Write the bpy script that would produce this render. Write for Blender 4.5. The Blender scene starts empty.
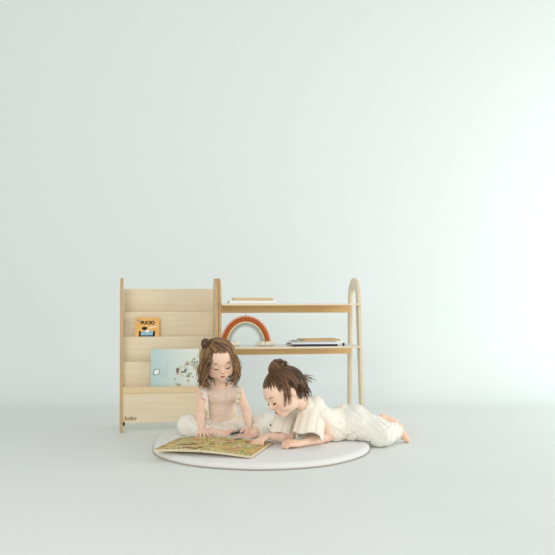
import bpy, bmesh, math, random
import numpy as np
from mathutils import Vector, Matrix
random.seed(7); RNG = np.random.RandomState(11)
scn = bpy.context.scene
COL = scn.collection

# ------------------------------------------------------------------ camera, world, lights, exposure
CAMZ, FPX, CX, HY = 0.72, 778.0, 277.5, 300.0      # eye height (m), focal length and horizon in pixels of a 555 frame
cam = bpy.data.cameras.new('camera'); cam_o = bpy.data.objects.new('camera', cam); COL.objects.link(cam_o)
cam.sensor_width = 36; cam.lens = 36 * FPX / 555; cam.shift_y = (HY - 277.5) / 555
cam_o.location = (0, 0, CAMZ); cam_o.rotation_euler = (math.pi / 2, 0, 0); cam.clip_end = 60
scn.camera = cam_o
w = bpy.data.worlds.new('studio_daylight'); scn.world = w; w.use_nodes = True
bg = w.node_tree.nodes['Background']; bg.inputs[0].default_value = (1.0, 1.0, 0.985, 1); bg.inputs[1].default_value = 0.60

def area_light(name, loc, target, sx, sy, power, color):
    l = bpy.data.lights.new(name, 'AREA'); l.shape = 'RECTANGLE'; l.size = sx; l.size_y = sy; l.energy = power; l.color = color
    o = bpy.data.objects.new(name, l); COL.objects.link(o); o.location = loc
    o.rotation_euler = (Vector(target) - Vector(loc)).to_track_quat('-Z', 'Y').to_euler()
    return o
area_light('window_light_right', (4.5, 3.4, 1.15), (-0.3, 5.4, 0.5), 2.6, 2.0, 94, (0.975, 0.99, 1.0))
area_light('fill_light_front', (-1.0, -1.6, 2.1), (0, 4.6, 0.5), 2.4, 2.0, 108, (1.0, 0.97, 0.93))  # unseen fill lamp behind the camera, added to brighten the children and backdrop
vs = scn.view_settings; vs.view_transform = 'Standard'; vs.look = 'None'; vs.gamma = 1; vs.use_curve_mapping = False
vs.exposure = 0.0

# ------------------------------------------------------------------ helpers
def at(px, py, Y):
    """world point at distance Y seen at the photo's pixel"""
    return np.array([(px - CX) * Y / FPX, Y, CAMZ - (py - HY) * Y / FPX])

def s2l(c):
    return tuple(((v / 255) / 12.92 if v / 255 <= 0.04045 else ((v / 255 + 0.055) / 1.055) ** 2.4) for v in c)

def mat(name, rgb, rough=0.6, spec=0.3, noise=None, bump=None, sss=0, stretch=(1, 1, 1), metal=0.0, sheen=0):
    m = bpy.data.materials.new(name); m.use_nodes = True; nt = m.node_tree; b = nt.nodes['Principled BSDF']
    c = s2l(rgb); b.inputs['Base Color'].default_value = (*c, 1); b.inputs['Roughness'].default_value = rough
    b.inputs['Specular IOR Level'].default_value = spec; b.inputs['Metallic'].default_value = metal
    if sss:
        b.inputs['Subsurface Weight'].default_value = sss; b.inputs['Subsurface Radius'].default_value = (0.012, 0.005, 0.003)
        b.inputs['Subsurface Scale'].default_value = 1.0
    if sheen: b.inputs['Sheen Weight'].default_value = sheen
    if noise or bump:
        tc = nt.nodes.new('ShaderNodeTexCoord'); mp = nt.nodes.new('ShaderNodeMapping'); mp.inputs['Scale'].default_value = stretch
        nt.links.new(tc.outputs['Object'], mp.inputs[0])
    if noise:
        sc, rgb2, detail = noise
        n = nt.nodes.new('ShaderNodeTexNoise'); n.inputs['Scale'].default_value = sc; n.inputs['Detail'].default_value = detail
        nt.links.new(mp.outputs[0], n.inputs['Vector'])
        mx = nt.nodes.new('ShaderNodeValToRGB'); mx.color_ramp.elements[0].position = .35; mx.color_ramp.elements[1].position = .65
        mx.color_ramp.elements[0].color = (*c, 1); mx.color_ramp.elements[1].color = (*s2l(rgb2), 1)
        nt.links.new(n.outputs['Fac'], mx.inputs[0]); nt.links.new(mx.outputs[0], b.inputs['Base Color'])
    if bump:
        sc, st, dist = bump
        n2 = nt.nodes.new('ShaderNodeTexNoise'); n2.inputs['Scale'].default_value = sc; n2.inputs['Detail'].default_value = 4
        nt.links.new(mp.outputs[0], n2.inputs['Vector'])
        bp = nt.nodes.new('ShaderNodeBump'); bp.inputs['Strength'].default_value = st; bp.inputs['Distance'].default_value = dist
        nt.links.new(n2.outputs['Fac'], bp.inputs['Height']); nt.links.new(bp.outputs[0], b.inputs['Normal'])
    return m

def tag(o, label=None, cat=None, group=None, kind=None):
    if label: o['label'] = label
    if cat: o['category'] = cat
    if group: o['group'] = group
    if kind: o['kind'] = kind
    return o

def empty(name, loc, rz=0.0):
    o = bpy.data.objects.new(name, None); COL.objects.link(o); o.location = loc; o.rotation_euler = (0, 0, rz)
    o.empty_display_size = .05
    return o

def link(name, me, material, parent=None, smooth=False, mats=None):
    o = bpy.data.objects.new(name, me); COL.objects.link(o)
    for m in (mats or [material]): me.materials.append(m)
    if parent: o.parent = parent
    if smooth: me.polygons.foreach_set('use_smooth', [True] * len(me.polygons))
    return o

def from_bm(name, bm, material, parent=None, smooth=False, bevel=0):
    me = bpy.data.meshes.new(name); bmesh.ops.recalc_face_normals(bm, faces=bm.faces); bm.to_mesh(me); bm.free()
    o = link(name, me, material, parent, smooth)
    if bevel:
        md = o.modifiers.new('bevel', 'BEVEL'); md.width = bevel; md.segments = 2; md.limit_method = 'ANGLE'; md.angle_limit = .6
    return o

def mesh_from(name, V, Fc):
    me = bpy.data.meshes.new(name); me.from_pydata([tuple(v) for v in V], [], [tuple(f) for f in Fc]); me.update(); return me

def box(bm, x0, x1, y0, y1, z0, z1, M=None):
    vs_ = [bm.verts.new(v if M is None else M @ Vector(v)) for v in
           [(x0, y0, z0), (x1, y0, z0), (x1, y1, z0), (x0, y1, z0), (x0, y0, z1), (x1, y0, z1), (x1, y1, z1), (x0, y1, z1)]]
    for f in [(0, 3, 2, 1), (4, 5, 6, 7), (0, 1, 5, 4), (1, 2, 6, 5), (2, 3, 7, 6), (3, 0, 4, 7)]:
        bm.faces.new([vs_[i] for i in f])

def tube_arrays(P, R, n=6, flat=1.0, side=None):
    """tapered tube along points P with radii R; returns verts, faces"""
    P = np.asarray(P, float); m = len(P); R = np.ones(m) * R if np.isscalar(R) else np.asarray(R)
    T = np.gradient(P, axis=0); T /= np.linalg.norm(T, axis=1)[:, None] + 1e-9
    ref = np.array([0, 0, 1.0]) if abs(T[0][2]) < .9 else np.array([1.0, 0, 0])
    a = np.cross(T[0], ref); a /= np.linalg.norm(a) + 1e-9
    V = []; 
    for i in range(m):
        a = a - T[i] * a.dot(T[i]); a /= np.linalg.norm(a) + 1e-9
        b = np.cross(T[i], a)
        for k in range(n):
            t = 2 * math.pi * k / n
            V.append(P[i] + R[i] * (math.cos(t) * a + flat * math.sin(t) * b))
    F = [(i * n + k, i * n + (k + 1) % n, (i + 1) * n + (k + 1) % n, (i + 1) * n + k) for i in range(m - 1) for k in range(n)]
    F.append(tuple(range(n))[::-1]); F.append(tuple((m - 1) * n + k for k in range(n)))
    return V, F

def tubes(name, paths, material, parent=None, n=6, smooth=True, attr=None):
    V, F, A = [], [], []
    for i, (P, R) in enumerate(paths):
        v, f = tube_arrays(P, R, n); o = len(V); V += v; F += [tuple(j + o for j in q) for q in f]
        if attr is not None: A += [attr[i]] * len(v)
    me = mesh_from(name, V, F)
    if attr is not None:
        at_ = me.attributes.new('tone', 'FLOAT', 'POINT'); at_.data.foreach_set('value', A)
    return link(name, me, material, parent, smooth)

# ------------------------------------------------------------------ solid-field modeller (smooth unions meshed by surface nets)
def rot(f, u):
    f = np.array(f, float); f /= np.linalg.norm(f); u = np.array(u, float); u = u - f * u.dot(f); u /= np.linalg.norm(u)
    l = np.cross(u, f)
    return np.stack([l, f, u], axis=1)          # columns: left, forward, up

class Field:
    def __init__(s, lo, hi, h):
        s.h = h; s.lo = np.array(lo, float); s.n = np.ceil((np.array(hi) - s.lo) / h).astype(int) + 1
        s.ax = [(s.lo[i] + h * np.arange(s.n[i])).astype(np.float32) for i in range(3)]
        s.F = np.full(s.n, .08, np.float32)
    def sl(s, lo, hi):
        a = np.clip(np.floor((np.array(lo) - s.lo) / s.h).astype(int), 0, s.n - 1); b = np.clip(np.ceil((np.array(hi) - s.lo) / s.h).astype(int) + 1, 1, s.n)
        sl = tuple(slice(a[i], b[i]) for i in range(3))
        return sl, s.ax[0][sl[0]][:, None, None], s.ax[1][sl[1]][None, :, None], s.ax[2][sl[2]][None, None, :]
    def mix(s, sl, d, k, sub):
        F = s.F[sl]
        if sub: F = -F
        if k > 0:
            hh = np.clip(.5 + .5 * (F - d) / k, 0, 1); r = F * (1 - hh) + d * hh - k * hh * (1 - hh)
        else: r = np.minimum(F, d)
        s.F[sl] = -r if sub else r
    def cap(s, a, b, ra, rb, k=.01, sub=False):
        a = np.array(a, float); b = np.array(b, float); m = max(ra, rb) + k + 3 * s.h
        sl, X, Y, Z = s.sl(np.minimum(a, b) - m, np.maximum(a, b) + m)
        if 0 in s.F[sl].shape: return
        ab = b - a; L = ab.dot(ab) + 1e-12
        t = np.clip(((X - a[0]) * ab[0] + (Y - a[1]) * ab[1] + (Z - a[2]) * ab[2]) / L, 0, 1)
        d = np.sqrt((X - a[0] - t * ab[0]) ** 2 + (Y - a[1] - t * ab[1]) ** 2 + (Z - a[2] - t * ab[2]) ** 2) - (ra + (rb - ra) * t)
        s.mix(sl, d, k, sub)
    def chain(s, pts, rs, k=.01):
        for i in range(len(pts) - 1): s.cap(pts[i], pts[i + 1], rs[i], rs[i + 1], k)
    def ell(s, c, r, R=None, k=.01, sub=False):
        c = np.array(c, float); r = np.array(r, float); m = r.max() + k + 3 * s.h
        sl, X, Y, Z = s.sl(c - m, c + m)
        if 0 in s.F[sl].shape: return
        X = X - c[0]; Y = Y - c[1]; Z = Z - c[2]; R = np.eye(3) if R is None else R
        q = [X * R[0, i] + Y * R[1, i] + Z * R[2, i] for i in range(3)]
        k0 = np.sqrt(sum((q[i] / r[i]) ** 2 for i in range(3))); k1 = np.sqrt(sum((q[i] / r[i] ** 2) ** 2 for i in range(3))) + 1e-6
        s.mix(sl, k0 * (k0 - 1) / k1, k, sub)
    def plane_cut(s, p, n, k=.004, lo=None, hi=None):
        """remove what lies on the +n side of the plane (inside an optional box)"""
        lo = s.lo if lo is None else lo; hi = (s.lo + s.h * s.n) if hi is None else hi
        sl, X, Y, Z = s.sl(lo, hi); n = np.array(n, float); n /= np.linalg.norm(n)
        d = -((X - p[0]) * n[0] + (Y - p[1]) * n[1] + (Z - p[2]) * n[2])
        s.mix(sl, d, k, True)
    def warp(s, fn):
        sl, X, Y, Z = s.sl(s.lo, s.lo + s.h * s.n); s.F += fn(X, Y, Z)
    def ground(s):
        sl, X, Y, Z = s.sl(s.lo, s.lo + s.h * s.n)
        h = np.where((X - MC[0]) ** 2 + (Y - MC[1]) ** 2 < (MR + .004) ** 2, MATZ, 0.0) + .0008
        s.F = np.maximum(s.F, (h - Z).astype(np.float32))
    def mesh(s, name, smooth=2):
        F = s.F; ins = F < 0
        ins[0], ins[-1], ins[:, 0], ins[:, -1], ins[:, :, 0], ins[:, :, -1] = False, False, False, False, False, False
        nx, ny, nz = F.shape
        c = ins[:-1, :-1, :-1].astype(np.uint8)
        cnt = np.zeros((nx - 1, ny - 1, nz - 1), np.uint8)
        for i in (0, 1):
            for j in (0, 1):
                for k in (0, 1): cnt += ins[i:nx - 1 + i, j:ny - 1 + j, k:nz - 1 + k]
        act = (cnt > 0) & (cnt < 8); idx = np.argwhere(act); N = len(idx)
        vid = np.full(act.shape, -1, np.int32); vid[act] = np.arange(N)
        pos = np.zeros((N, 3)); num = np.zeros(N)
        for axis in range(3):
            o = [i for i in range(3) if i != axis]
            for p in (0, 1):
                for q in (0, 1):
                    a = idx.copy(); a[:, o[0]] += p; a[:, o[1]] += q; b = a.copy(); b[:, axis] += 1
                    ia = ins[tuple(a.T)]; ib = ins[tuple(b.T)]; m = ia != ib
                    fa = F[tuple(a[m].T)]; fb = F[tuple(b[m].T)]; t = np.clip(fa / (fa - fb + 1e-12), .02, .98)
                    pp = a[m].astype(float); pp[:, axis] += t; pos[m] += pp; num[m] += 1
        pos /= num[:, None]; P = s.lo + pos * s.h
        Q = []
        for axis in range(3):
            o1, o2 = (axis + 1) % 3, (axis + 2) % 3
            sa = [slice(None)] * 3; sb = [slice(None)] * 3; sa[axis] = slice(0, -1); sb[axis] = slice(1, None)
            A = ins[tuple(sa)]; B = ins[tuple(sb)]; e = np.argwhere(A != B)
            e = e[(e[:, o1] > 0) & (e[:, o2] > 0)]
            flip = ins[tuple(e.T)]
            def cell(d1, d2):
                g = e.copy(); g[:, o1] -= d1; g[:, o2] -= d2; return vid[tuple(g.T)]
            q = np.stack([cell(1, 1), cell(0, 1), cell(0, 0), cell(1, 0)], 1)
            q[~flip] = q[~flip][:, ::-1]; Q.append(q)
        Q = np.concatenate(Q); Q = Q[(Q >= 0).all(1)]
        E = np.concatenate([Q[:, [0, 1]], Q[:, [1, 2]], Q[:, [2, 3]], Q[:, [3, 0]]])
        for _ in range(smooth):
            S = np.zeros_like(P)
            deg = np.bincount(E.ravel(), minlength=N).astype(float) + 1e-9
            for c_ in range(3):
                S[:, c_] = np.bincount(E[:, 0], P[E[:, 1], c_], N) + np.bincount(E[:, 1], P[E[:, 0], c_], N)
            P = P * .5 + .5 * S / deg[:, None]
        me = bpy.data.meshes.new(name); me.vertices.add(N); me.vertices.foreach_set('co', P.astype(np.float32).ravel())
        me.loops.add(Q.size); me.loops.foreach_set('vertex_index', Q.astype(np.int32).ravel())
        me.polygons.add(len(Q)); me.polygons.foreach_set('loop_start', np.arange(0, Q.size, 4, dtype=np.int32))
        me.polygons.foreach_set('use_smooth', np.ones(len(Q), bool))
        me.update(calc_edges=True); me.validate()
        return me

def put(name, fld, material, parent, origin, smooth=2):
    """mesh a world-space field, store it relative to its thing's base"""
    me = fld.mesh(name, smooth); me.transform(Matrix.Translation(-Vector(origin)))
    return link(name, me, material, parent)

# ------------------------------------------------------------------ materials
M_wall = mat('wall_paint', (231, 238, 236), .9, .1)
M_floor = mat('floor_paint', (228, 234, 230), .55, .25, noise=(1.2, (231, 236, 232), 2))

def wood(name, a, b, grain=(1, 1, 14), rough=.55):
    return mat(name, a, rough, .3, noise=(5, b, 5), stretch=grain)
M_birch = wood('birch_veneer', (232, 219, 190), (226, 211, 180), (.8, 3, 14))
M_edge = wood('plywood_edge', (204, 172, 126), (190, 158, 112), (30, 30, 1.2))
M_edge2 = wood('pale_plywood_edge', (228, 212, 180), (220, 202, 168), (30, 30, 1.2))
M_leg = wood('birch_leg_face', (230, 220, 198), (222, 210, 186), (10, 10, 1))
M_apron = wood('warm_wood_apron', (238, 198, 142), (230, 186, 128), (1, 3, 20))
M_white_lam = mat('white_laminate', (236, 236, 230), .35, .4)
M_metal = mat('dark_bolt', (70, 66, 60), .35, .5, metal=.8)

# skin with a lip / blush attribute
def skin_mat(name, base, lip, blush):
    m = mat(name, base, .5, .3, sss=.12); nt = m.node_tree; b = nt.nodes['Principled BSDF']
    def attr(n):
        a = nt.nodes.new('ShaderNodeAttribute'); a.attribute_name = n; return a
    m1 = nt.nodes.new('ShaderNodeMixRGB'); m1.inputs[1].default_value = (*s2l(base), 1); m1.inputs[2].default_value = (*s2l(blush), 1)
    m2 = nt.nodes.new('ShaderNodeMixRGB'); m2.inputs[2].default_value = (*s2l(lip), 1)
    nt.links.new(attr('blush').outputs['Fac'], m1.inputs[0]); nt.links.new(m1.outputs[0], m2.inputs[1])
    nt.links.new(attr('lip').outputs['Fac'], m2.inputs[0]); nt.links.new(m2.outputs[0], b.inputs['Base Color'])
    return m
M_skin = skin_mat('skin', (243, 210, 186), (186, 92, 86), (230, 152, 128))

def hair_mat(name, dark, light):
    m = mat(name, dark, .42, .45); nt = m.node_tree; b = nt.nodes['Principled BSDF']
    a = nt.nodes.new('ShaderNodeAttribute'); a.attribute_name = 'tone'
    r = nt.nodes.new('ShaderNodeValToRGB'); r.color_ramp.elements[0].color = (*s2l(dark), 1); r.color_ramp.elements[1].color = (*s2l(light), 1)
    nt.links.new(a.outputs['Fac'], r.inputs[0]); nt.links.new(r.outputs[0], b.inputs['Base Color'])
    return m
M_hairA = hair_mat('golden_brown_hair', (70, 48, 32), (206, 160, 104))
M_hairB = hair_mat('dark_brown_hair', (62, 44, 33), (150, 108, 72))
M_brow = mat('brow_hair', (116, 82, 60), .8, .1)
M_lash = mat('lash_hair', (52, 34, 27), .7, .1)
M_eye = mat('eye_dark', (50, 34, 28), .1, .6)
M_beige = mat('beige_cotton', (238, 218, 201), .9, .1, noise=(60, (231, 210, 193), 3), bump=(90, .25, .002), sheen=.2)
M_frill = mat('ivory_frill', (240, 231, 216), .9, .1, sheen=.2)
M_ivory = mat('ivory_muslin', (244, 238, 225), .9, .1, noise=(50, (240, 233, 218), 3), bump=(120, .35, .002), sheen=.2)
M_pantsA = mat('cream_cotton_trousers', (240, 236, 224), .9, .1, bump=(80, .3, .002), sheen=.2)
M_pantsB = mat('offwhite_cotton_trousers', (238, 236, 226), .9, .1, bump=(80, .3, .002), sheen=.2)
M_button = mat('dark_button', (52, 44, 44), .3, .5)

# ------------------------------------------------------------------ setting: floor and curved studio wall
bm = bmesh.new()
prof = [(5.32, 0.0)] + [(5.32 + .5 * math.sin(t), .5 - .5 * math.cos(t)) for t in [math.pi / 2 * i / 12 for i in range(1, 13)]] + [(5.82, 5.0)]
rows = [[bm.verts.new((x, y, z)) for (y, z) in prof] for x in (-6, 6)]
for i in range(len(prof) - 1): bm.faces.new((rows[0][i], rows[1][i], rows[1][i + 1], rows[0][i + 1]))
wo = from_bm('wall_back', bm, M_wall, smooth=True); tag(wo, 'smooth white studio backdrop wall sweeping up from the floor', 'wall', kind='structure')
bm = bmesh.new(); box(bm, -6, 6, -3, 5.32, -.05, 0)
fo = from_bm('floor', bm, M_floor); tag(fo, 'plain white painted studio floor', 'floor', kind='structure')

# ------------------------------------------------------------------ furniture
TH = math.radians(8.6)
FO = Vector((-.855, 4.21, 0))
FM = Matrix.Translation(FO) @ Matrix.Rotation(TH, 4, 'Z')
def fpt(u, v, z): return FM @ Vector((u, v, z))

def arch_panel(name, u0, u1, depth, top, parent, mface, medge, limb=.062, tf=.055, tr=.055):
    """inverted-U side panel in the v/z plane between u0 and u1"""
    def outline(ins):
        d0 = ins; d1 = depth - ins
        r = (depth - tf - tr) / 2 - ins * .92; zc = top - ins - r; cy = tf + (depth - tf - tr) / 2
        pts = [(d0, 0.0)]
        for i in range(25):
            a = math.pi - math.pi * i / 24
            pts.append((cy + r * math.cos(a), zc + r * math.sin(a)))
        pts.append((d1, 0.0)); return pts
    A, B = outline(0), outline(limb); n = len(A); bm = bmesh.new(); L = []
    for u in (u0, u1):
        L.append(([bm.verts.new((u, y, z)) for y, z in A], [bm.verts.new((u, y, z)) for y, z in B]))
    side = []
    for i in range(n - 1):
        bm.faces.new((L[0][0][i], L[0][0][i + 1], L[0][1][i + 1], L[0][1][i])); bm.faces.new((L[1][0][i], L[1][1][i], L[1][1][i + 1], L[1][0][i + 1]))
        side.append(bm.faces.new((L[0][0][i], L[1][0][i], L[1][0][i + 1], L[0][0][i + 1])))
        side.append(bm.faces.new((L[0][1][i], L[0][1][i + 1], L[1][1][i + 1], L[1][1][i])))
    for j in (0, n - 1): side.append(bm.faces.new((L[0][0][j], L[0][1][j], L[1][1][j], L[1][0][j])))
    for f in side: f.material_index = 1
    me = bpy.data.meshes.new(name); bmesh.ops.recalc_face_normals(bm, faces=bm.faces); bm.to_mesh(me); bm.free()
    o = link(name, me, None, parent, mats=[mface, medge])
    md = o.modifiers.new('bevel', 'BEVEL'); md.width = .0015; md.segments = 2; md.limit_method = 'ANGLE'; md.angle_limit = .8
    return o

def fbox(name, u0, u1, v0, v1, z0, z1, m, parent, bevel=.0012):
    bm = bmesh.new(); box(bm, u0, u1, v0, v1, z0, z1); return from_bm(name, bm, m, parent, bevel=bevel)

TPAN = .0165; BW = .536
book_case = empty('book_display_rack', tuple(FO), TH)
tag(book_case, 'pale birch front-facing book display with four stepped pockets and arched sides', 'bookcase')
arch_panel('side_panel', 0, TPAN, .27, .842, book_case, M_leg, M_edge)
arch_panel('side_panel', BW - TPAN, BW, .27, .842, book_case, M_leg, M_edge)
# stepped front boards: (v front, z bottom, z top)
STEPS = [(.232, .60, .784), (.180, .46, .652), (.128, .33, .5145), (.076, .19, .378), (.022, .049, .243)]
for v, z0, z1 in STEPS:
    fbox('pocket_board', TPAN, BW - TPAN, v, v + .010, z0, z1, M_birch, book_case)
for (v, _z, z1), nx_, z0 in zip(STEPS[1:], STEPS[:-1], (.58, .445, .30, .1905)):
    fbox('pocket_base', TPAN, BW - TPAN, v + .010, nx_[0], z0 + .006, z0 + .014, M_birch, book_case)
M_rail = wood('warm_rail', (228, 206, 168), (220, 196, 154), (.8, 3, 16))
fbox('front_rail', TPAN, BW - TPAN, .016, .0219, .211, .245, M_rail, book_case)
# a leveller bolt on the inner face of the left side
bm = bmesh.new(); bmesh.ops.create_cone(bm, cap_ends=True, segments=14, radius1=.0085, radius2=.007, depth=.012, matrix=Matrix.Translation((TPAN + .006, .012, .047)) @ Matrix.Rotation(math.pi / 2, 4, 'Y'))
from_bm('bolt', bm, M_metal, book_case, smooth=False)

def text_mesh(name, s, size, material, parent, M, depth=.0004, bold=0, shear=0):
    cu = bpy.data.curves.new(name, 'FONT'); cu.body = s; cu.size = size; cu.extrude = depth; cu.offset = bold; cu.shear = shear; cu.align_x = 'CENTER'
    t = bpy.data.objects.new(name + '_tmp', cu); COL.objects.link(t)
    dg = bpy.context.evaluated_depsgraph_get(); me = bpy.data.meshes.new_from_object(t.evaluated_get(dg))
    bpy.data.objects.remove(t); bpy.data.curves.remove(cu)
    me.transform(M); me.materials.clear()
    return link(name, me, material, parent)
UP = Matrix.Rotation(math.pi / 2, 4, 'X')       # text plane -> vertical, facing -y
M_logo = mat('burnt_logo', (150, 112, 56), .8, .1)
text_mesh('logo', 'bobo', .030, M_logo, book_case, Matrix.Translation((TPAN + .042, .0214, .066)) @ UP, bold=.0006)

rack = empty('open_shelf', tuple(fpt(BW + .006, 0, 0)), TH)
tag(rack, 'low two-tier open shelf with white boards and an arched wooden end frame', 'shelf')
RW = 1.366 - BW - .006
arch_panel('side_panel', 0, TPAN, .33, .845, rack, M_leg, M_edge, tf=.09, tr=.02)
arch_panel('side_panel', RW - TPAN, RW, .36, .85, rack, M_leg, M_edge2, tf=.09, tr=.02)
ZU, ZL = .700, .457
for zt in (ZU, ZL):
    fbox('shelf_board', TPAN, RW - TPAN, .018, .290, zt - .010, zt, M_white_lam, rack)
    fbox('apron', TPAN, RW - TPAN, .268, .286, zt - (.056 if zt > .6 else .060), zt - .0102, M_apron, rack)
# the lower board's front edge is bare birch
for zt in (ZL, ZU):
    fbox('edge_strip', TPAN, RW - TPAN, .0165, .018, zt - .010, zt - .0005, M_birch, rack, bevel=0)

# ------------------------------------------------------------------ books
def closed_book(name, w_, d_, t_, cover, pages, label, group=None, cov_t=.002, spine_front=True):
    """closed book lying flat; local x width, y depth, z up; base at z=0"""
    r = empty(name, (0, 0, 0)); tag(r, label, 'book', group)
    bm = bmesh.new(); s = -d_ / 2
    box(bm, -w_ / 2, w_ / 2, s, d_ / 2, 0, cov_t); box(bm, -w_ / 2, w_ / 2, s, d_ / 2, t_ - cov_t, t_)
    if spine_front: box(bm, -w_ / 2, w_ / 2, s, s + cov_t, cov_t, t_ - cov_t)
    from_bm('cover', bm, cover, r, bevel=.0005)
    bm = bmesh.new(); box(bm, -w_ / 2 + .003, w_ / 2 - .003, s + (cov_t if spine_front else .003), d_ / 2 - .003, cov_t, t_ - cov_t)
    from_bm('pages', bm, pages, r)
    return r
M_pages = mat('paper', (240, 238, 228), .8, .1)
M_tan = mat('tan_cover', (214, 188, 146), .6, .2)
M_whitec = mat('white_cover', (238, 240, 238), .4, .3)
M_yel = mat('ochre_cover', (208, 172, 104), .5, .3)
M_navy = mat('dark_spine', (44, 48, 58), .4, .4)
M_grey = mat('grey_cover', (190, 194, 196), .4, .3)
def on_shelf(o, u, v, z, rz=0): o.location = fpt(BW + .001 + u, v, z); o.rotation_euler = (0, 0, TH + rz); return o
# upper shelf pair
b = closed_book('picture_book', .262, .175, .016, M_whitec, M_pages, 'white picture book lying flat on the top shelf under the tan one', 'books on the top shelf'); on_shelf(b, .195, .135, ZU + .0004)
b = closed_book('picture_book', .222, .165, .016, M_tan, M_pages, 'tan thin book lying on the white one on the top shelf', 'books on the top shelf'); on_shelf(b, .200, .135, ZU + .0168)
# lower shelf pile
b = closed_book('picture_book', .262, .20, .011, M_navy, M_pages, 'dark-edged large book at the bottom of the pile on the lower shelf', 'books piled on the lower shelf'); on_shelf(b, .548, .145, ZL + .0004, .03)
b = closed_book('picture_book', .268, .19, .010, M_whitec, M_pages, 'white book in the middle of the pile on the lower shelf', 'books piled on the lower shelf'); on_shelf(b, .556, .145, ZL + .0118, -.02)
b = closed_book('picture_book', .225, .17, .007, M_grey, M_pages, 'thin pale grey book second from the top of the lower shelf pile', 'books piled on the lower shelf'); on_shelf(b, .556, .15, ZL + .0222, .08)
b = closed_book('picture_book', .215, .16, .008, M_yel, M_pages, 'ochre yellow thin book on top of the lower shelf pile', 'books piled on the lower shelf'); on_shelf(b, .592, .15, ZL + .0296, .1)
# small dark peg toy beside the pile
bm = bmesh.new(); bmesh.ops.create_uvsphere(bm, u_segments=16, v_segments=10, radius=.008, matrix=Matrix.Translation((0, 0, .009)))
bmesh.ops.create_cone(bm, cap_ends=True, segments=16, radius1=.007, radius2=.004, depth=.006, matrix=Matrix.Translation((0, 0, .003)))
b = from_bm('bead', bm, M_navy, None, smooth=True); tag(b, 'tiny dark round bead on the lower shelf, right of the book pile', 'bead'); on_shelf(b, .724, .08, ZL + .0002)

# face-out books in the rack pockets
def face_out(name, w_, h_, t_, label, cover, u, v, z):
    r = empty(name, tuple(fpt(u, v, z)), TH); tag(r, label, 'book')
    bm = bmesh.new(); box(bm, -w_ / 2, w_ / 2, 0, .0018, 0, h_); box(bm, -w_ / 2, w_ / 2, t_ - .0018, t_, 0, h_); box(bm, -w_ / 2, -w_ / 2 + .0018, .0018, t_ - .0018, 0, h_)
    from_bm('cover', bm, cover, r, bevel=.0005)
    bm = bmesh.new(); box(bm, -w_ / 2 + .0018, w_ / 2 - .003, .0018, t_ - .0018, .003, h_ - .003); from_bm('pages', bm, M_pages, r)
    return r
def flat_shape(bm, pts, y=-.0003):
    bm.faces.new([bm.verts.new((x, y, z)) for x, z in pts])
def disc_pts(cx_, cz, rx, rz, n=24, a0=0): return [(cx_ + rx * math.cos(a0 + 2 * math.pi * i / n), cz + rz * math.sin(a0 + 2 * math.pi * i / n)) for i in range(n)]
def decals(parent, name, shapes, m, y):
    for s_ in shapes:
        bm = bmesh.new(); flat_shape(bm, s_, y); from_bm(name, bm, m, parent)
M_orange = mat('orange_cover', (238, 186, 108), .45, .3, noise=(14, (232, 176, 98), 2))
M_black = mat('black_print', (40, 36, 34), .6, .2); M_sky = mat('light_blue_print', (150, 190, 206), .6, .2); M_cream = mat('cream_print', (244, 236, 214), .6, .2)
M_greenp = mat('grey_green_print', (150, 176, 150), .6, .2)
ob = face_out('board_book', .134, .160, .018, 'small orange board book standing in the second pocket of the rack', M_orange, .146, .1385, .4595)
text_mesh('title', 'PUCIO', .026, M_black, ob, Matrix.Translation((.002, -.0006, .124)) @ UP, bold=.0012)
decals(ob, 'cover_print', [disc_pts(-.048, .145, .009, .008)], M_greenp, -.0004)
decals(ob, 'cover_print', [disc_pts(-.004, .066, .0, .0, 3)] if False else [[(-.036, 0.03), (.034, 0.03), (.038, .07), (.03, .088), (-.02, .088), (-.04, .07)]], M_sky, -.0004)
decals(ob, 'cover_print', [disc_pts(-.015, .101, .015, .010), [(-.047, .05), (-.037, .05), (-.035, .084), (-.045, .09)], [(.030, .05), (.042, .05), (.044, .088), (.032, .084)], [(-.04, .056), (.035, .056), (.035, .062), (-.04, .062)]], M_black, -.0007)
decals(ob, 'cover_print', [[(.010, .100), (.052, .110), (.053, .116), (.010, .105)], disc_pts(.0, .086, .012, .009)], M_cream, -.0010)

def teal_cover():
    m = mat('pale_teal_cover', (186, 214, 214), .35, .35); nt = m.node_tree; b = nt.nodes['Principled BSDF']
    tc = nt.nodes.new('ShaderNodeTexCoord'); sp = nt.nodes.new('ShaderNodeSeparateXYZ'); mr = nt.nodes.new('ShaderNodeMapRange'); rp = nt.nodes.new('ShaderNodeValToRGB')
    nt.links.new(tc.outputs['Object'], sp.inputs[0]); mr.inputs[1].default_value = -.14; mr.inputs[2].default_value = .10
    nt.links.new(sp.outputs[0], mr.inputs[0]); nt.links.new(mr.outputs[0], rp.inputs[0])
    rp.color_ramp.elements[0].color = (*s2l((176, 206, 206)), 1); rp.color_ramp.elements[1].color = (*s2l((226, 233, 224)), 1)
    nt.links.new(rp.outputs[0], b.inputs['Base Color']); return m
tb = face_out('picture_book', .264, .236, .012, 'large pale teal picture book standing in the lowest pocket of the rack', teal_cover(), .299, .048, .2125)
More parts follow.
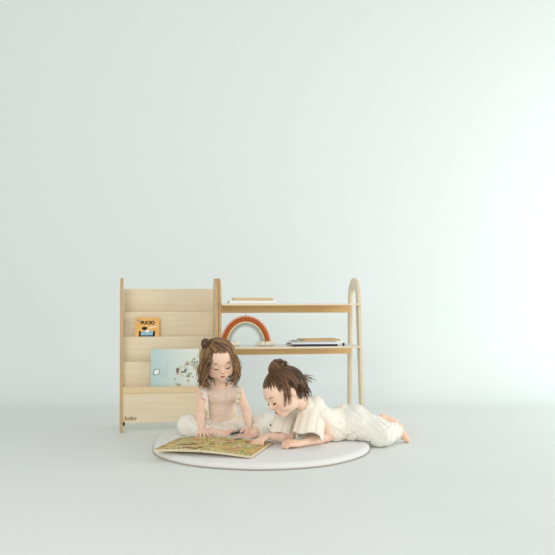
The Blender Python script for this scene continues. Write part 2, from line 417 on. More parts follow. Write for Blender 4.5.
# drop-shaped mark, lines of print and a scatter of little leaves on its cover
ring = bmesh.new(); n = 32; drop = []
for i in range(n):
    a = 2 * math.pi * i / n; r_ = .0165; x, z = r_ * math.cos(a), r_ * math.sin(a)
    k_ = max(0, math.cos(a - math.radians(225))) ** 8; drop.append((x * (1 + .55 * k_), z * (1 + .55 * k_)))
ins_ = [(x * .82, z * .82) for x, z in drop]; A = [ring.verts.new((-.100 + x, -.0004, .112 + z)) for x, z in drop]; B = [ring.verts.new((-.100 + x, -.0004, .112 + z)) for x, z in ins_]
for i in range(n): ring.faces.new((A[i], A[(i + 1) % n], B[(i + 1) % n], B[i]))
from_bm('cover_mark', ring, M_black, tb)
decals(tb, 'cover_mark', [[(-.100 + x, .112 + z) for x, z in ins_]], M_whitec, -.0004)
M_pgrey = mat('pale_print', (168, 186, 186), .7, .1)
decals(tb, 'cover_print', [[(x, .082), (x + .002, .082), (x + .002, .082 + h), (x, .082 + h)] for x, h in ((-.083, .055), (-.072, .04), (-.061, .05), (-.045, .09))], M_pgrey, -.0004)
cols = [mat('print_brown', (132, 112, 104), .7, .1), mat('print_sand', (208, 200, 164), .7, .1), mat('print_rose', (204, 164, 150), .7, .1), mat('print_dark', (128, 134, 128), .7, .1), mat('print_sage', (176, 186, 160), .7, .1)]
rr = random.Random(5)
groups = {i: [] for i in range(5)}
groups[0].append(disc_pts(.014, .118, .0085, .0165, 16))
for i in range(46):
    x = rr.uniform(.000, .128); z = .03 + rr.random() ** .8 * .2
    z = min(max(.035 + (x + .02) * .75 + rr.uniform(-.05, .07), .03), .232)
    rx = rr.uniform(.0045, .010); rz_ = rr.uniform(.004, .0085); groups[rr.choice([1, 1, 4, 4, 1, 3, 2])].append(disc_pts(x, z, rx, rz_, rr.choice([5, 7, 10]), rr.random() * 3))
for i, g in groups.items():
    if g: decals(tb, 'cover_print', g, cols[i], -.0004 - .0002 * i)

# ------------------------------------------------------------------ rope rainbow with cloud feet
rb = empty('toy_rainbow', (0, 0, 0)); tag(rb, 'stuffed fabric rainbow in rust, pink, cream and grey standing on the lower shelf', 'toy')
on_shelf(rb, .1645, .13, ZL + .0003)
bands = [(.1400, .1680, .0055, mat('dusty_pink_cord', (228, 160, 136), .9, .1, bump=(150, .4, .002))),
         (.1240, .1520, .0108, mat('rust_cord', (180, 96, 50), .9, .1, bump=(150, .4, .002))),
         (.1084, .1364, .0052, mat('cream_cord', (232, 214, 174), .9, .1, bump=(150, .4, .002))),
         (.0974, .1254, .0060, mat('sage_grey_cord', (170, 178, 172), .9, .1, bump=(150, .4, .002))),
         (.0864, .1144, .0052, mat('pale_blue_grey_cord', (200, 208, 206), .9, .1, bump=(150, .4, .002)))]
for a_, h_, r_, m_ in bands:
    P = []
    for i in range(49):
        t = math.pi * i / 48; c_, s_ = math.cos(t), math.sin(t)
        P.append((a_ * c_, 0, .006 + (h_ - .006) * s_))
    tubes('band', [(P, r_)], m_, rb, n=12)
M_cloud = mat('cream_fleece', (232, 224, 204), .95, .1, bump=(120, .6, .004))
for sx in (-.82, 1):
    f = Field((sx * .112 - .078, -.045, -.002), (sx * .112 + .078, .045, .05), .002)
    for dx, dy, r_ in ((-.045, -.012, .014), (-.022, -.022, .017), (.006, -.024, .016), (.03, -.016, .018), (.046, -.002, .012), (-.02, .014, .015), (.015, .02, .015)):
        f.ell((sx * .112 + dx, dy, r_ * .9), (r_, r_, r_ * .88), k=.004)
    me = f.mesh('cloud', 1); link('cloud', me, M_cloud, rb)
tubes('hanging_loop', [([(0, 0, .172), (.001, .0, .180), (.0005, 0, .187)], [.0022, .0014, .001])], M_brow, rb, n=6)

# ------------------------------------------------------------------ round play mat
MATZ = .032
MC = (-.078, 3.81)
M_mat = mat('white_cotton_mat', (232, 232, 228), .9, .1, noise=(3, (226, 227, 224), 3), bump=(9, .5, .012), sheen=.2)
M_pipe = mat('taupe_piping', (176, 166, 152), .8, .1)
def matz(r, a):                       # puffy top, with soft quilting hollows; r in 0..1
    e = max(0, 1 - ((max(r, .0) - .94) / .06) ** 2) if r > .94 else 1
    return .006 + (MATZ - .008) * (e ** .5) - .0022 * (1 - math.exp(-((r - .86) / .02) ** 2) * -1 if False else math.exp(-((r - .9) / .012) ** 2)) 
MR = .527
def lift(a, r):                       # the back-left rim curls up a little
    d = math.atan2(math.sin(a - math.radians(150)), math.cos(a - math.radians(150)))
    return .036 * math.exp(-(d / .38) ** 2) * max(0, (r - .86) / .14) ** 2
NR, NA = 30, 160; V = [(0, 0, MATZ - .002)]; F = []
rs = [((i + 1) / NR) for i in range(NR)]; rs = [1 - (1 - x) ** 1.4 for x in rs]
def wob(a): return 1 + .004 * math.sin(5 * a + 1) + .003 * math.sin(11 * a)
for r in rs:
    for j in range(NA):
        a = 2 * math.pi * j / NA; q = MR * r * wob(a); V.append((q * math.cos(a), q * math.sin(a), matz(r, a) + lift(a, r)))
for j in range(NA): F.append((0, 1 + j, 1 + (j + 1) % NA))
for i in range(NR - 1):
    for j in range(NA):
        a0 = 1 + i * NA + j; a1 = 1 + i * NA + (j + 1) % NA; F.append((a0, a0 + NA, a1 + NA, a1))
base = len(V)
for k_, (rr_, zz) in enumerate(((.995, .0035), (.96, .0006), (.4, .0006))):
    for j in range(NA):
        a = 2 * math.pi * j / NA; q = MR * rr_ * wob(a); V.append((q * math.cos(a), q * math.sin(a), zz + lift(a, rr_)))
for j in range(NA):
    j1 = (j + 1) % NA; o_ = 1 + (NR - 1) * NA
    F.append((o_ + j, base + j, base + j1, o_ + j1))
    for k_ in range(2): F.append((base + k_ * NA + j, base + (k_ + 1) * NA + j, base + (k_ + 1) * NA + j1, base + k_ * NA + j1))
F.append(tuple(base + 2 * NA + j for j in range(NA)))
mo = empty('play_mat', (MC[0], MC[1], 0)); tag(mo, 'large round white padded play mat on the floor under the two children', 'mat')
link('padding', mesh_from('padding', V, F), M_mat, mo, True)
P = [((MR * 1.002 * wob(a)) * math.cos(a), (MR * 1.002 * wob(a)) * math.sin(a), .0034 + lift(a, 1.0)) for a in [2 * math.pi * j / 160 for j in range(161)]]
tubes('piping', [(P, [.0028 + .16 * lift(2 * math.pi * j / 160, 1.0) for j in range(161)])], M_pipe, mo, n=8)

# ------------------------------------------------------------------ open picture book on the mat
FLc = Vector((-.561, 3.475)); wd = Vector((.456, -.120)).normalized(); dd = Vector((-wd.y, wd.x)); BWd, BDp = .458, .368
bc = FLc + wd * BWd / 2 + dd * (BDp / 2 + .014)
ang = math.atan2(wd.y, wd.x)
obk = empty('open_picture_book', (bc.x, bc.y, MATZ), ang); tag(obk, 'large open picture book with brown and green illustrated pages on the mat', 'book')
def page_mat():
    m = mat('illustrated_page', (190, 170, 110), .45, .35); nt = m.node_tree; b = nt.nodes['Principled BSDF']
    tc = nt.nodes.new('ShaderNodeTexCoord'); v = nt.nodes.new('ShaderNodeTexNoise'); v.inputs['Scale'].default_value = 12; v.inputs['Detail'].default_value = 4.5; v.inputs['Distortion'].default_value = .8
    r = nt.nodes.new('ShaderNodeValToRGB'); cr = r.color_ramp; cr.interpolation = 'EASE'
    stops = [(.32, (78, 58, 40)), (.39, (150, 100, 62)), (.45, (196, 176, 92)), (.50, (226, 206, 152)), (.54, (146, 142, 60)), (.59, (214, 184, 110)), (.65, (190, 128, 92)), (.72, (236, 228, 206))]
    cr.elements[0].position = stops[0][0]; cr.elements[0].color = (*s2l(stops[0][1]), 1); cr.elements[1].position = stops[-1][0]; cr.elements[1].color = (*s2l(stops[-1][1]), 1)
    for p_, c_ in stops[1:-1]: e = cr.elements.new(p_); e.color = (*s2l(c_), 1)
    nt.links.new(tc.outputs['Object'], v.inputs['Vector']); nt.links.new(v.outputs['Fac'], r.inputs[0]); v2 = nt.nodes.new('ShaderNodeTexVoronoi'); v2.inputs['Scale'].default_value = 26; nt.links.new(tc.outputs['Object'], v2.inputs['Vector'])
    mx = nt.nodes.new('ShaderNodeMixRGB'); mx.blend_type = 'SOFT_LIGHT'; mx.inputs[0].default_value = .28; nt.links.new(r.outputs[0], mx.inputs[1]); nt.links.new(v2.outputs['Color'], mx.inputs[2])
    sp = nt.nodes.new('ShaderNodeSeparateXYZ'); nt.links.new(tc.outputs['Object'], sp.inputs[0])
    ad = nt.nodes.new('ShaderNodeMath'); ad.operation = 'MULTIPLY_ADD'; ad.inputs[1].default_value = .16; nt.links.new(v.outputs['Fac'], ad.inputs[0]); nt.links.new(sp.outputs[1], ad.inputs[2])
    mr = nt.nodes.new('ShaderNodeMapRange'); mr.inputs[1].default_value = .212; mr.inputs[2].default_value = .232; nt.links.new(ad.outputs[0], mr.inputs[0])
    m3 = nt.nodes.new('ShaderNodeMixRGB'); m3.inputs[2].default_value = (*s2l((206, 208, 196)), 1); nt.links.new(mr.outputs[0], m3.inputs[0]); nt.links.new(mx.outputs[0], m3.inputs[1])
    nt.links.new(m3.outputs[0], b.inputs['Base Color']); return m
M_art = page_mat()
M_board = mat('book_board', (222, 208, 176), .6, .2)
def book_z(s_, t): return .0012 + .015 * (1 - t) ** 1.2 + .003 * math.sin(math.pi * t) + (.007 * t if s_ < 0 else 0.0)
for s_ in (-1, 1):                    # two boards of pages, each bowing up from the spine
    N = 14; tk = .011; V, F = [], []
    for i in range(N + 1):
        t = i / N; x = s_ * (t * BWd / 2 + .001); z0 = book_z(s_, t)
        for y in (-BDp / 2, BDp / 2):
            V += [(x, y, z0), (x, y, z0 + tk * (1 - .15 * t))]
    for i in range(N):
        a = i * 4; b_ = a + 4
        F += [(a + 1, b_ + 1, b_ + 3, a + 3), (a, a + 2, b_ + 2, b_), (a, b_, b_ + 1, a + 1), (a + 2, a + 3, b_ + 3, b_ + 2)]
    F += [(0, 1, 3, 2), (N * 4, N * 4 + 2, N * 4 + 3, N * 4 + 1)]
    me = mesh_from('page_block', V, F); me.materials.append(M_board)
    bm = bmesh.new(); bm.from_mesh(me); bmesh.ops.recalc_face_normals(bm, faces=bm.faces); bm.to_mesh(me); bm.free()
    o = bpy.data.objects.new('page_block', me); COL.objects.link(o); o.parent = obk
    V, F = [], []
    for i in range(N + 1):
        t = i / N; x = s_ * (t * (BWd / 2 - .004) + .002); z0 = book_z(s_, t) + tk * (1 - .15 * t) + .0004
        V += [(x, -BDp / 2 + .003, z0), (x, BDp / 2 - .003, z0)]
    for i in range(N): F.append((2 * i, 2 * i + 2, 2 * i + 3, 2 * i + 1) if s_ > 0 else (2 * i, 2 * i + 1, 2 * i + 3, 2 * i + 2))
    link('page', mesh_from('page', V, F), M_art, obk, True)

# ------------------------------------------------------------------ people
def head_prims(f, C, R, S):
    """skull, face, ears around centre C; R columns left/forward/up; S scale"""
    w_ = lambda l, fw, u: C + R @ (np.array([l, fw, u]) * S)
    E = lambda c, r, k, sub=False: f.ell(w_(*c), np.array(r) * S, R, k * S, sub)
    E((0, -.008, .022), (.069, .084, .070), .001)
    E((0, .022, -.022), (.057, .058, .068), .03)
    E((0, .040, .020), (.050, .042, .040), .02)
    for sx in (-1, 1):
        E((sx * .030, .044, -.040), (.027, .026, .026), .018)
        E((sx * .040, .012, -.052), (.018, .03, .024), .02)
    E((0, .054, -.078), (.017, .016, .015), .018)
    E((0, .060, -.058), (.022, .018, .016), .012)
    for sx in (-1, 1): E((sx * .0275, .092, -.010), (.0155, .014, .0105), .012, True)
    for sx in (-1, 1): E((sx * .0265, .0665, -.013), (.0145, .0130, .0125), .003)
    f.cap(w_(0, .074, -.002), w_(0, .0885, -.033), .0050 * S, .0080 * S, .007 * S)
    for sx in (-1, 1): E((sx * .0085, .0825, -.0355), (.0058, .0065, .0052), .003)
    f.cap(w_(-.0125, .0745, -.0560), w_(0, .0800, -.0535), .0026 * S, .0045 * S, .003 * S); f.cap(w_(.0125, .0745, -.0560), w_(0, .0800, -.0535), .0026 * S, .0045 * S, .003 * S)
    f.cap(w_(-.0095, .0745, -.0615), w_(.0095, .0745, -.0615), .0044 * S, .0044 * S, .002 * S)
    for sx in (-1, 1):
        E((sx * .069, -.004, -.014), (.0062, .0125, .0205), .006)
        E((sx * .077, .001, -.014), (.004, .008, .014), .003, True)
    return w_

def hand_prims(f, W, d, n, curl, spread=.16, s=1.0, thumb_side=1, thumb=(.9, .35)):
    """wrist W, finger direction d, palm-side normal n; curl = four lists of three bend angles"""
    d = np.array(d, float); d /= np.linalg.norm(d); n = np.array(n, float); n = n - d * n.dot(d); n /= np.linalg.norm(n)
    t = np.cross(n, d) * thumb_side                      # towards the thumb
    L = [(.9, .0275), (.97, .0285), (.9, .0270), (.74, .0225)]
    for i in range(4):
        off = (1.5 - i) * .0105 * s; kn = W + d * (.047 - .003 * abs(i - 1)) * s + t * off
        f.cap(W + t * off * .45 + d * .004, kn, .0110 * s, .0082 * s, .006 * s)
        ang0 = (1.5 - i) * spread; dir_ = d * math.cos(ang0) + t * math.sin(ang0); p = kn; a = 0; r = .0068 * s
        segs = [.022 * L[i][0], .014 * L[i][0], .0105 * L[i][0]]
        for j in range(3):
            a += curl[i][j]; v = dir_ * math.cos(a) + n * math.sin(a); q = p + v * segs[j] * s
            f.cap(p, q, r, r * .92, .0012 * s if j else .003 * s); p = q; r *= .92
    f.ell(W + d * .026 * s - n * 0 * s, np.array([.021, .026, .0115]) * s, np.stack([t, d, n], 1), .006 * s)
    b0 = W + d * .012 * s + t * .014 * s; v = d * math.cos(thumb[0]) + t * math.sin(thumb[0]); v = v * math.cos(thumb[1]) + n * math.sin(thumb[1])
    b1 = b0 + v * .019 * s; v2 = v * .85 + d * .5; v2 /= np.linalg.norm(v2); b2 = b1 + v2 * .015 * s; b3 = b2 + v2 * .011 * s
    f.cap(b0, b1, .0105 * s, .0082 * s, .005 * s); f.cap(b1, b2, .0078 * s, .0070 * s, .0015); f.cap(b2, b3, .0070 * s, .0060 * s, .0015)

def foot_prims(f, A, d, up, s=1.0, big=1):
    """ankle A, toe direction d, instep direction up"""
    d = np.array(d, float); d /= np.linalg.norm(d); up = np.array(up, float); up = up - d * up.dot(d); up /= np.linalg.norm(up); t = np.cross(d, up) * big
    heel = A - d * .018 * s - up * .022 * s; mid = A + d * .038 * s - up * .016 * s; ball = A + d * .070 * s - up * .026 * s
    f.cap(A, heel, .021 * s, .019 * s, .012); f.cap(A, mid, .021 * s, .018 * s, .014); f.cap(mid, ball + t * .008 * s, .018 * s, .0135 * s, .01); f.cap(mid, ball - t * .012 * s, .018 * s, .0125 * s, .01)
    f.cap(heel, ball - t * .01 * s, .017 * s, .012 * s, .014)
    for i in range(5):
        off = (2 - i) * .0095 * s; b0 = ball + t * off + d * (.004 - .0016 * i) * s; r = (.0088 if i == 0 else .0062 - .0003 * i) * s
        f.cap(b0, b0 + d * (.020 - .0022 * i) * s + up * .001, r, r * .9, .002)

def paint_skin(me, origin, C, R, S, spots):
    n = len(me.vertices); co = np.empty(n * 3, np.float32); me.vertices.foreach_get('co', co); co = co.reshape(-1, 3) + np.array(origin)
    q = ((co - C) @ R) / S
    def bump(c, r): return np.exp(-(((q - np.array(c)) / np.array(r)) ** 2).sum(1))
    lip = np.clip(2.2 * (bump((0, .078, -.0580), (.0125, .012, .0068))) - .45, 0, 1)
    bl = .45 * (bump((.038, .06, -.038), (.016, .03, .014)) + bump((-.038, .06, -.038), (.016, .03, .014))) + .45 * bump((0, .09, -.034), (.010, .014, .008)) + .25 * (bump((.074, 0, -.012), (.012, .02, .026)) + bump((-.074, 0, -.012), (.012, .02, .026)))
    bl += .25 * (bump((.0265, .078, -.012), (.015, .02, .008)) + bump((-.0265, .078, -.012), (.015, .02, .008)))
    for c, r in spots: bl += .34 * np.exp(-(((co - np.array(c)) / r) ** 2).sum(1))
    for nm, a in (('lip', lip), ('blush', np.clip(bl, 0, .9))):
        at_ = me.attributes.new(nm, 'FLOAT', 'POINT'); at_.data.foreach_set('value', a.astype(np.float32))

def face_lines(parent, origin, w_, S, lw=1.0):
    o = np.array(origin)
    for sx in (-1, 1):
        P = [w_(sx * (.0265 + .0135 * x), .0802 - .0075 * x * x, -.0165 - .0028 * (1 - x * x)) - o for x in np.linspace(-1, 1, 9)]
        tubes('eyelash', [(P, [.0009 * S * lw] + [.0018 * S * lw] * 7 + [.001 * S * lw])], M_lash, parent, n=5)
        P = [w_(sx * (.028 + .0155 * x), .0815 - .0085 * (x + .25) ** 2, .0085 + .0022 * (1 - x * x)) - o for x in np.linspace(-1, 1, 9)]
        tubes('eyebrow', [(P, np.array([.0008, .0015, .0018, .0019, .0018, .0017, .0014, .001, .0006]) * S)], M_brow, parent, n=6)

class Hair:
    """locks of hair over a scalp ellipsoid, kept as many thin tubes in one mesh"""
    def __init__(s, C, R, S):
        s.C, s.R, s.S = C, R, S; s.c = np.array([0, -.010, .022]); s.r = np.array([.0735, .0885, .0745]); s.paths = []; s.tone = []
    def loc(s, phi, th, off=0.0):          # phi from the face round to her left, th from the crown
        d = np.array([math.sin(th) * math.sin(phi), math.sin(th) * math.cos(phi), math.cos(th)])
        return s.C + s.R @ ((s.c + d * (s.r + off)) * s.S)
    def dirp(s, d, off=0.0):
        d = d / np.linalg.norm(d); return s.C + s.R @ ((s.c + d * (s.r + off)) * s.S)
    def add(s, P, r, tone):
        P = np.array(P); m = len(P); t = np.linspace(0, 1, m); s.paths.append((P, r * (1 - .65 * t ** 2.5) * (1 - .5 * (1 - t) ** 8))); s.tone.append(tone)
    def fall(s, phi, th0, th1, length, r, off, tone, wave=.006, out=0.0, ph=0.0, curl_in=0.0):
        P = [s.loc(phi, th0 + (th1 - th0) * i / 9, off) for i in range(10)]
        v = P[-1] - P[-2]; v /= np.linalg.norm(v); g = np.array([0, 0, -1.0]); rad = P[-1] - s.C; rad[2] = 0; rad /= np.linalg.norm(rad) + 1e-9
        side = np.cross(g, rad); n = 12; st = length / n; base = P[-1].copy(); pts = []
        for i in range(1, n + 1):
            t = i / n; mixw = min(1, t * 2.4); dv = v * (1 - mixw) + (g + rad * (out * (1 - t) - curl_in * t * t)) * mixw; base = base + dv / np.linalg.norm(dv) * st
            pts.append(base + side * wave * math.sin(ph + t * 7.5) * t ** .6 + rad * wave * .8 * math.cos(ph * 1.3 + t * 7.5) * t ** .6)
        s.add(P + pts, r, tone)
    def pull(s, phi, th, target, r, off, tone, bulge=.004):
        a = np.array([math.sin(th) * math.sin(phi), math.sin(th) * math.cos(phi), math.cos(th)]); b = target / np.linalg.norm(target); P = []
        for i in range(12):
            t = i / 11; d = a * (1 - t) + b * t; P.append(s.dirp(d, off + bulge * math.sin(math.pi * t)))
        s.add(P, r, tone)
    def bun(s, B, rad, n=70, r=.0028, rr_=None):
        for i in range(n):
            ax = RNG.normal(size=3); ax /= np.linalg.norm(ax); e = np.cross(ax, RNG.normal(size=3)); e /= np.linalg.norm(e); g = np.cross(ax, e)
            h0 = RNG.uniform(-.65, .65); a0 = RNG.uniform(0, 6.3); q = rad * RNG.uniform(.88, 1.06); P = []
            for k in range(12):
                a = a0 + k * .30; rr2 = q * math.sqrt(1 - h0 * h0); P.append(B + rr2 * (math.cos(a) * e + math.sin(a) * g) + ax * q * h0)
            s.add(P, r, float(np.clip(RNG.normal(.25, .2), 0, 1)))
    def build(s, name, origin, material, parent):
        o = np.array(origin); return tubes(name, [(P - o, r) for P, r in s.paths], material, parent, n=5, attr=s.tone)

def wrinkle(amp, dirs, freq):
    def fn(X, Y, Z):
        a = 0
        for (dx, dy, dz), fr, ph in zip(dirs, freq, (0.3, 1.7, 2.9, 4.1)):
            a = a + np.sin((dx * X + dy * Y + dz * Z) * fr + ph + 1.3 * np.sin((dy * X - dx * Z + dz * Y) * fr * .45))
        return (amp * a / len(dirs)).astype(np.float32)
    return fn

def creases(amp, dirs, freq, sharp=.22):
    def fn(X, Y, Z):
        a = 0
        for (dx, dy, dz), fr, ph in zip(dirs, freq, (0.3, 1.7, 2.9, 4.1)):
            w1 = np.sin((dx * X + dy * Y + dz * Z) * fr + ph + 1.5 * np.sin((dy * X - dx * Z + dz * Y) * fr * .5 + ph))
            a = a + np.exp(-(w1 / sharp) ** 2) * (.5 + .5 * np.sin((dz * X + dx * Y - dy * Z) * fr * .7 + ph * 2))
        return (amp * a).astype(np.float32)
    return fn

def ribbon(name, P, W, N, amp, waves, thick, material, parent, origin, steps=70, cols=5):
    """frilled ribbon: runs along P (points), hangs along W, ripples along N"""
    P = np.array(P, float); t = np.linspace(0, 1, len(P)); V, F = [], []
    for i in range(steps + 1):
        u = i / steps; p = np.array([np.interp(u, t, P[:, k]) for k in range(3)])
        Wi = np.array([np.interp(u, np.linspace(0, 1, len(W)), np.array(W)[:, k]) for k in range(3)])
        for j in range(cols + 1):
            q = j / cols; V.append(p + Wi * q * (1 + .28 * math.sin(waves * 2 * math.pi * u + 1.2)) + np.array(N) * amp * q * math.sin(waves * 2 * math.pi * u + .5 * math.sin(9 * u)) + np.array(N) * .25 * amp * math.sin(math.pi * q) - np.array(origin))
    for i in range(steps):
        for j in range(cols): a = i * (cols + 1) + j; F.append((a, a + 1, a + cols + 2, a + cols + 1))
    o = link(name, mesh_from(name, V, F), material, parent, True)
    md = o.modifiers.new('solid', 'SOLIDIFY'); md.thickness = thick; md.offset = 0
    return o

# ================================================================== seated child
A_or = (at(222, 430, 4.1)[0], 4.1, MATZ)
pa = empty('person', A_or); tag(pa, 'small child sitting cross-legged in a beige frilled top, hand on the open book', 'person')
aR = rot((.26, -.93, -.26), (-.05, -.24, .97)); aC = at(219, 359.8, 3.985); aS = 1.05
pel = at(222, 418, 4.12); pel[2] = .120; bel = at(222, 409, 4.10); che = at(221, 397, 4.07); nb = at(221, 386.5, 4.04)
shR, elR, wrR = at(202.8, 391.5, 4.045), at(199.5, 410, 3.965), at(201.8, 429, 3.85)
shL, elL, wrL = at(238.2, 392, 4.045), at(246, 410, 3.985), at(249, 425, 3.90)
hpR, knR, anR = at(213, 421, 4.10), at(189, 425.5, 3.98), at(211, 434, 3.875)
hpL, knL, anL = at(233, 421, 4.10), at(266, 425, 3.99), at(254, 432.5, 3.885)
f = Field((-.56, 3.62, .0), (.02, 4.26, .58), .0022)
f.cap(pel, che, .070, .058, .01); f.cap(che + [-.03, 0, .02], che + [.03, 0, .02], .045, .045, .03)
f.cap(shR, shL, .025, .025, .015); f.cap(nb + [0, .01, -.02], aC + aR @ np.array([0, -.012, -.05]), .030, .030, .02)
w_ = head_prims(f, aC, aR, aS)
for a, b_, c in ((shR, elR, wrR), (shL, elL, wrL)):
    f.cap(a, b_, .0270, .0225, .012); m_ = b_ + (c - b_) * .35; f.cap(b_, m_, .0225, .0225, .008); f.cap(m_, c, .0225, .0150, .008)
for a, b_, c in ((hpR, knR, anR), (hpL, knL, anL)):
    f.cap(a + [0, 0, -.02], b_, .040, .036, .02); f.cap(b_, c, .036, .022, .01)
tipd = at(203, 440.5, 3.715) - wrR
hand_prims(f, wrR, tipd * [1, 1, .9], (0, .15, -1), [(.05, .25, .2)] * 4, spread=.26, s=.98, thumb_side=-1, thumb=(.95, .3))
hand_prims(f, wrL + [0, -.01, -.004], (-.25, -.45, -.80), (-.75, .1, .1), [(.55, .9, .6), (.6, 1.0, .6), (.65, 1.0, .6), (.7, 1.0, .6)], spread=.08, s=1.05, thumb_side=1, thumb=(.6, .7))
foot_prims(f, anR + [0, 0, .004], at(229, 430.5, 3.83) - anR, (-.2, -.55, .8), s=1.08, big=-1)
foot_prims(f, anL, at(238, 436, 3.82) - anL, (0, -.6, .75), s=.86, big=1)
f.ground()
body = put('body', f, M_skin, pa, A_or, 1)
paint_skin(body.data, A_or, aC, aR, aS, [(wrR + tipd * .75, .04), (wrL + [-.02, -.02, -.05], .035), (at(229, 433, 3.84), .035), (at(241, 436, 3.84), .03), (elR, .022), (elL, .022)])
face_lines(pa, A_or, w_, aS, 1.15)
# sleeveless top
f = Field((-.42, 3.94, .06), (-.14, 4.24, .32), .0022)
f.cap(pel + [0, -.006, -.01], bel + [0, -.004, 0], .088, .080, .01); f.cap(bel, che, .074, .066, .02); f.cap(che + [-.03, 0, .022], che + [.03, 0, .022], .052, .052, .03)
f.cap(shR + [.022, 0, -.012], shL + [-.022, 0, -.012], .040, .040, .02)
for sx in (-1, 1): f.cap(che + [sx * .035, -.01, .03], nb + [sx * .040, .0, .012], .032, .022, .015)
f.cap(nb + [0, -.06, .030], nb + [0, .01, .012], .036, .032, .006, True)
f.plane_cut((0, 4.1, .100), (0, .25, -1), .006)
f.warp(creases(.0022, ((.15, .1, 1), (.5, 0, .9)), (70, 62)))
f.warp(wrinkle(.0015, ((.2, .1, 1), (.5, 0, .8), (-.4, .2, .9)), (95, 60, 120)))
top = put('frilled_top', f, M_beige, pa, A_or, 1)
tag(top, 'beige sleeveless top')
Nf = (0, -1, 0)
for px0, px1, w0 in ((206.5, 209.5, (-.024, -.014, .004)), (235, 235.5, (.022, -.014, .002))):
    yb = 418 if px0 < 220 else 407
    Pp = [at(px0 + (2 if px0 < 220 else -2), 384.5, 4.045) + [0, .01, .004], at(px0, 389, 4.005), at((px0 + px1) / 2, 398, 3.993), at(px1, yb, 4.006)]
    ribbon('shoulder_frill', Pp, [w0, np.array(w0) * 1.15, np.array(w0) * .6], Nf, .0085, 5, .0016, M_frill, top, A_or)
# a seam across the chest
tubes('seam', [([at(x, 403 + .6 * math.sin((x - 208) / 9), 4.028 - .021 * (1 - ((x - 222) / 15) ** 2)) - np.array(A_or) for x in np.linspace(209, 235, 14)], .0013)], M_beige, top, n=5)
# trousers
f = Field((-.56, 3.80, .018), (.03, 4.26, .24), .0024)
f.ell(pel + [0, 0, -.035], (.095, .084, .058), k=.01)
for a, b_, c, sg in ((hpR, knR, anR, 1), (hpL, knL, anL, -1)):
    f.cap(a + [0, 0, -.016], b_, .048, .052, .015); f.cap(b_ + [0, 0, -.004], b_ + (c - b_) * .78, .054, .036, .02)
    f.ell(b_ + [0, .01, .0], (.055, .058, .047), k=.03)
f.ell(pel + [0, -.10, -.062], (.105, .085, .030), k=.02)
f.warp(creases(.004, ((1, .3, .3), (.5, -.5, .8)), (60, 52)))
f.warp(wrinkle(.0030, ((1, .3, .3), (.6, -.5, .6), (.2, .9, .5)), (62, 95, 130)))
f.ground()
for kn, an in ((knR, anR), (knL, anL)):
    d_ = an - kn; c_ = kn + d_ * .86; f.plane_cut(c_, d_, .003, c_ - .05, c_ + .06)
put('trousers', f, M_pantsA, pa, A_or, 1)
# hair
hb = Hair(aC, aR, aS); o3 = np.array(A_or)
f = Field(aC - .13, aC + .13, .003)
f.ell(aC + aR @ (hb.c * aS), (hb.r - .001) * aS, aR, .001)
f.ell(aC + aR @ (np.array([0, -.03, -.03]) * aS), np.array([.066, .055, .06]) * aS, aR, .02)
fd = aR @ np.array([0, .86, -.5]); f.plane_cut(aC + aR @ (np.array([0, .056, .020]) * aS), fd, .004)
bunA = aC + aR @ (np.array([-.060, .000, .094]) * aS); bt = np.array([-.60, -.06, .80])
cap_ = put('hair', f, M_hairA, pa, A_or, 1)
a_ = cap_.data.attributes.new('tone', 'FLOAT', 'POINT'); a_.data.foreach_set('value', [.12] * len(cap_.data.vertices))
for i in range(620):
    sd = 1 if i % 2 else -1; phi = sd * math.radians(RNG.uniform(52, 180)); th0 = math.radians(RNG.uniform(8, 70))
    front = abs(phi) < math.radians(95)
    hb.fall(phi, th0, math.radians(RNG.uniform(92, 102) if not front else RNG.uniform(84, 96)), RNG.uniform(.115, .160), RNG.uniform(.0014, .0030), RNG.uniform(-.002, .011),
            float(np.clip(RNG.normal(.26, .32), 0, 1)), RNG.uniform(.006, .015), RNG.uniform(.25, .85), 5 * phi + RNG.uniform(0, 1.6), RNG.uniform(.2, .9))
for i in range(70):      # loose strands over the temples
    sd = 1 if i % 2 else -1; hb.fall(sd * math.radians(RNG.uniform(34, 62)), math.radians(RNG.uniform(15, 40)), math.radians(RNG.uniform(66, 80)), RNG.uniform(.05, .13), RNG.uniform(.0012, .0024), RNG.uniform(.001, .006), float(np.clip(RNG.normal(.3, .25), 0, 1)), .005, RNG.uniform(.9, 1.5), RNG.uniform(0, 3), 0)
for i in range(380):
    phi = math.radians(RNG.uniform(-92, 92)); edge = 59 + 2.5 * math.sin(5 * phi + 1) + 22 * (abs(phi) / 1.5) ** 1.3; th = math.radians(RNG.uniform(12, edge) if i % 3 else edge + RNG.uniform(-4, 3))
    hb.pull(phi, th, bt, RNG.uniform(.0013, .0027), RNG.uniform(-.001, .0035), float(np.clip(RNG.normal(.24, .22), 0, 1)), RNG.uniform(.002, .008))
hb.build('hair_lock', A_or, M_hairA, cap_)
h2 = Hair(aC, aR, aS); h2.bun(bunA, .0200, 46, .0050); h2.bun(bunA + [.004, 0, -.006], .0255, 26, .0013); h2.tone = [t * .6 for t in h2.tone]
bo = h2.build('hair_bun', A_or, M_hairA, cap_)

